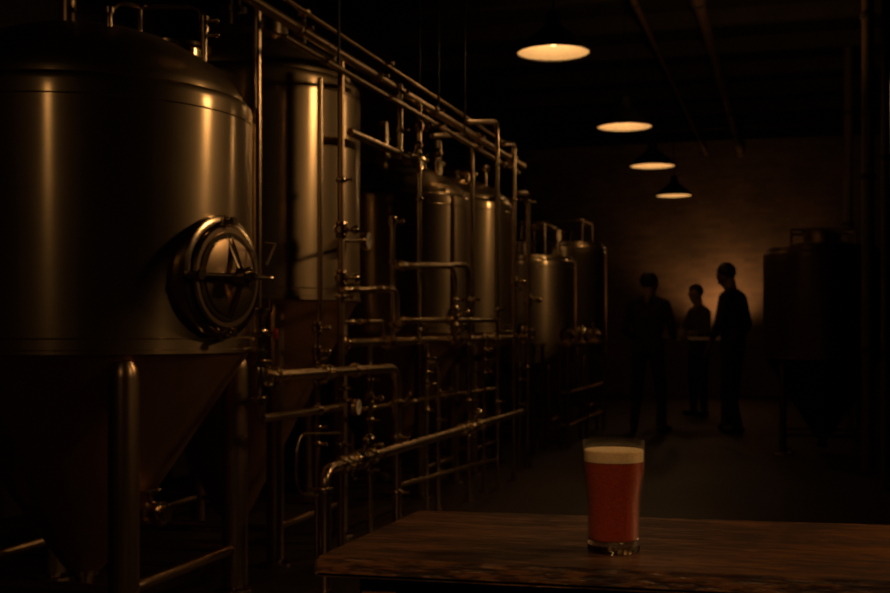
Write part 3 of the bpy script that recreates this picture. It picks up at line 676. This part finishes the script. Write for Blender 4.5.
P3 = dict(base, head=(0, .05, 1.635), look=(0, 1, -.4), elbowR=(.26, .06, 1.12), wristR=(.14, .28, 1.14), elbowL=(-.26, .06, 1.12), wristL=(-.12, .28, 1.12), kneeR=(.11, .02, .5), ankleR=(.12, 0, .09), kneeL=(-.11, .02, .5), ankleL=(-.12, 0, .09))
person('person in brown shirt standing behind the high table between the two men', at_floor(699, 15.0), math.radians(130), 1.62, P3, M['shirt_brown'])
# the high table between them
a = atD(692, 330, 13.9)
t = thing('high_table', 'high steel-topped table between the two dark-clothed men', 'table', (a.x, a.y, 0))
MB().box((a.x - .42, a.y - .28, .955), (a.x + .42, a.y + .28, .99), .005).build('tabletop', M['pipe'], t)
for sx in (1, -1):
    for sy in (1, -1): MB().box((a.x + sx * .36 - .02, a.y + sy * .23 - .02, 0), (a.x + sx * .36 + .02, a.y + sy * .23 + .02, .955), .003).build('leg', M['black'], t)
for dx, dy, k, lab in ((-.28, -.12, 0, 'small tasting glass at the left end of the high table'), (-.1, -.16, 1, 'short jar in the middle of the high table'), (.05, -.1, 0, 'small tasting glass in front of the person in brown')):
    x, y, z = a.x + dx, a.y + dy, .99
    if k == 0:
        t = thing('tasting_glass', lab, 'glass', (x, y, z)); MB().lathe([(.028, 0), (.03, .01), (.036, .11), (.034, .11), (.028, .012), (.001, .01)], 24, (x, y, z), False).build('glass_wall', M['glass'], t)
        MB().lathe([(.026, .012), (.0325, .085)], 24, (x, y, z)).build('beer', M['jar'], t)
    else:
        t = thing('jar', lab, 'jar', (x, y, z)); MB().lathe([(.05, 0), (.055, .01), (.055, .08), (.045, .1), (.04, .1)], 24, (x, y, z)).build('body', M['jar'], t)
        MB().lathe([(.043, .1), (.043, .115), (.035, .12)], 24, (x, y, z)).build('lid', M['fit'], t)
# ------------------------------------------------------------------ lights
WARM = (1, .55, .215)
def spot(name, loc, target, e, size=.12, ang=150, col=WARM, blend=.6):
    l = bpy.data.lights.new(name, 'SPOT'); l.energy = e; l.color = col; l.shadow_soft_size = size
    l.spot_size = math.radians(ang); l.spot_blend = blend
    o = bpy.data.objects.new(name, l); COL.objects.link(o); o.location = loc
    o.rotation_euler = (Vector(target) - Vector(loc)).to_track_quat('-Z', 'Y').to_euler(); return o
spot('aisle_lamp_and_fill', (1.1, 5.75, 2.8), (-2.5, 3.95, 1.55), 78, .2, 50)
spot('aisle_lamp_and_fill', (1.1, 9.3, 2.8), (-2.6, 6.9, 1.0), 58, .08, 66)
spot('aisle_lamp_and_fill', (.9, 6.0, 2.2), (-1.9, 6.1, .35), 75, .08, 40, WARM, .9)  # added fill, aimed low to brighten the pipes and cones
spot('aisle_lamp_and_fill', (.9, 3.5, 2.3), (-2.2, 3.9, .25), 34, .08, 30, WARM, .9)  # added fill for the nearest tank's cone, legs and racking valve
spot('aisle_lamp_and_fill', (1.1, 10.2, 2.9), (-2.6, 12.1, 1.5), 60, .1, 26)
spot('table_lamp_light', (1.5, 2.5, 2.1), (-.1, 1.65, .8), 130, .08, 60)
spot('front_fill_light', (-.1, -.5, 2.2), (-.23, 1.65, .85), 85, .08, 40)  # unseen fill added behind the camera to brighten beer and foam
spot('room_lamp_light', (-1.6, -1.0, 2.9), (-2.5, 4, 1.0), 17, .1, 50)
spot('ceiling_fill_light', (-.3, 9.5, 2.6), (-.3, 10.5, 4.1), 26, .2, 150)  # upward fill added so the ceiling beams show, without a fixture
w = atD(722, 262, 18.6)
spot('wall_lamp_light', (w.x - .0, 19.4, 1.4), (w.x - .02, 20.0, 1.95), 38, .1, 140)
# ------------------------------------------------------------------ world, camera, view
sc = bpy.context.scene
wd = bpy.data.worlds.new('night'); sc.world = wd; wd.use_nodes = True
wd.node_tree.nodes['Background'].inputs[0].default_value = (.9, .5, .25, 1); wd.node_tree.nodes['Background'].inputs[1].default_value = .0
cam = bpy.data.cameras.new('camera'); co = bpy.data.objects.new('camera', cam); COL.objects.link(co); sc.camera = co
co.location = (0, 0, EYE); co.rotation_euler = (PI / 2, 0, TH)
cam.sensor_width = 36; cam.lens = F / 890 * 36; cam.shift_y = (HOR - 296.5) / 890; cam.clip_start = .05
cam.dof.use_dof = True; cam.dof.focus_distance = 2.15; cam.dof.aperture_fstop = 7.0
vs_ = sc.view_settings; vs_.view_transform = 'Standard'; vs_.look = 'None'; vs_.gamma = 1; vs_.exposure = -.6
try: vs_.use_curve_mapping = False
except Exception: pass
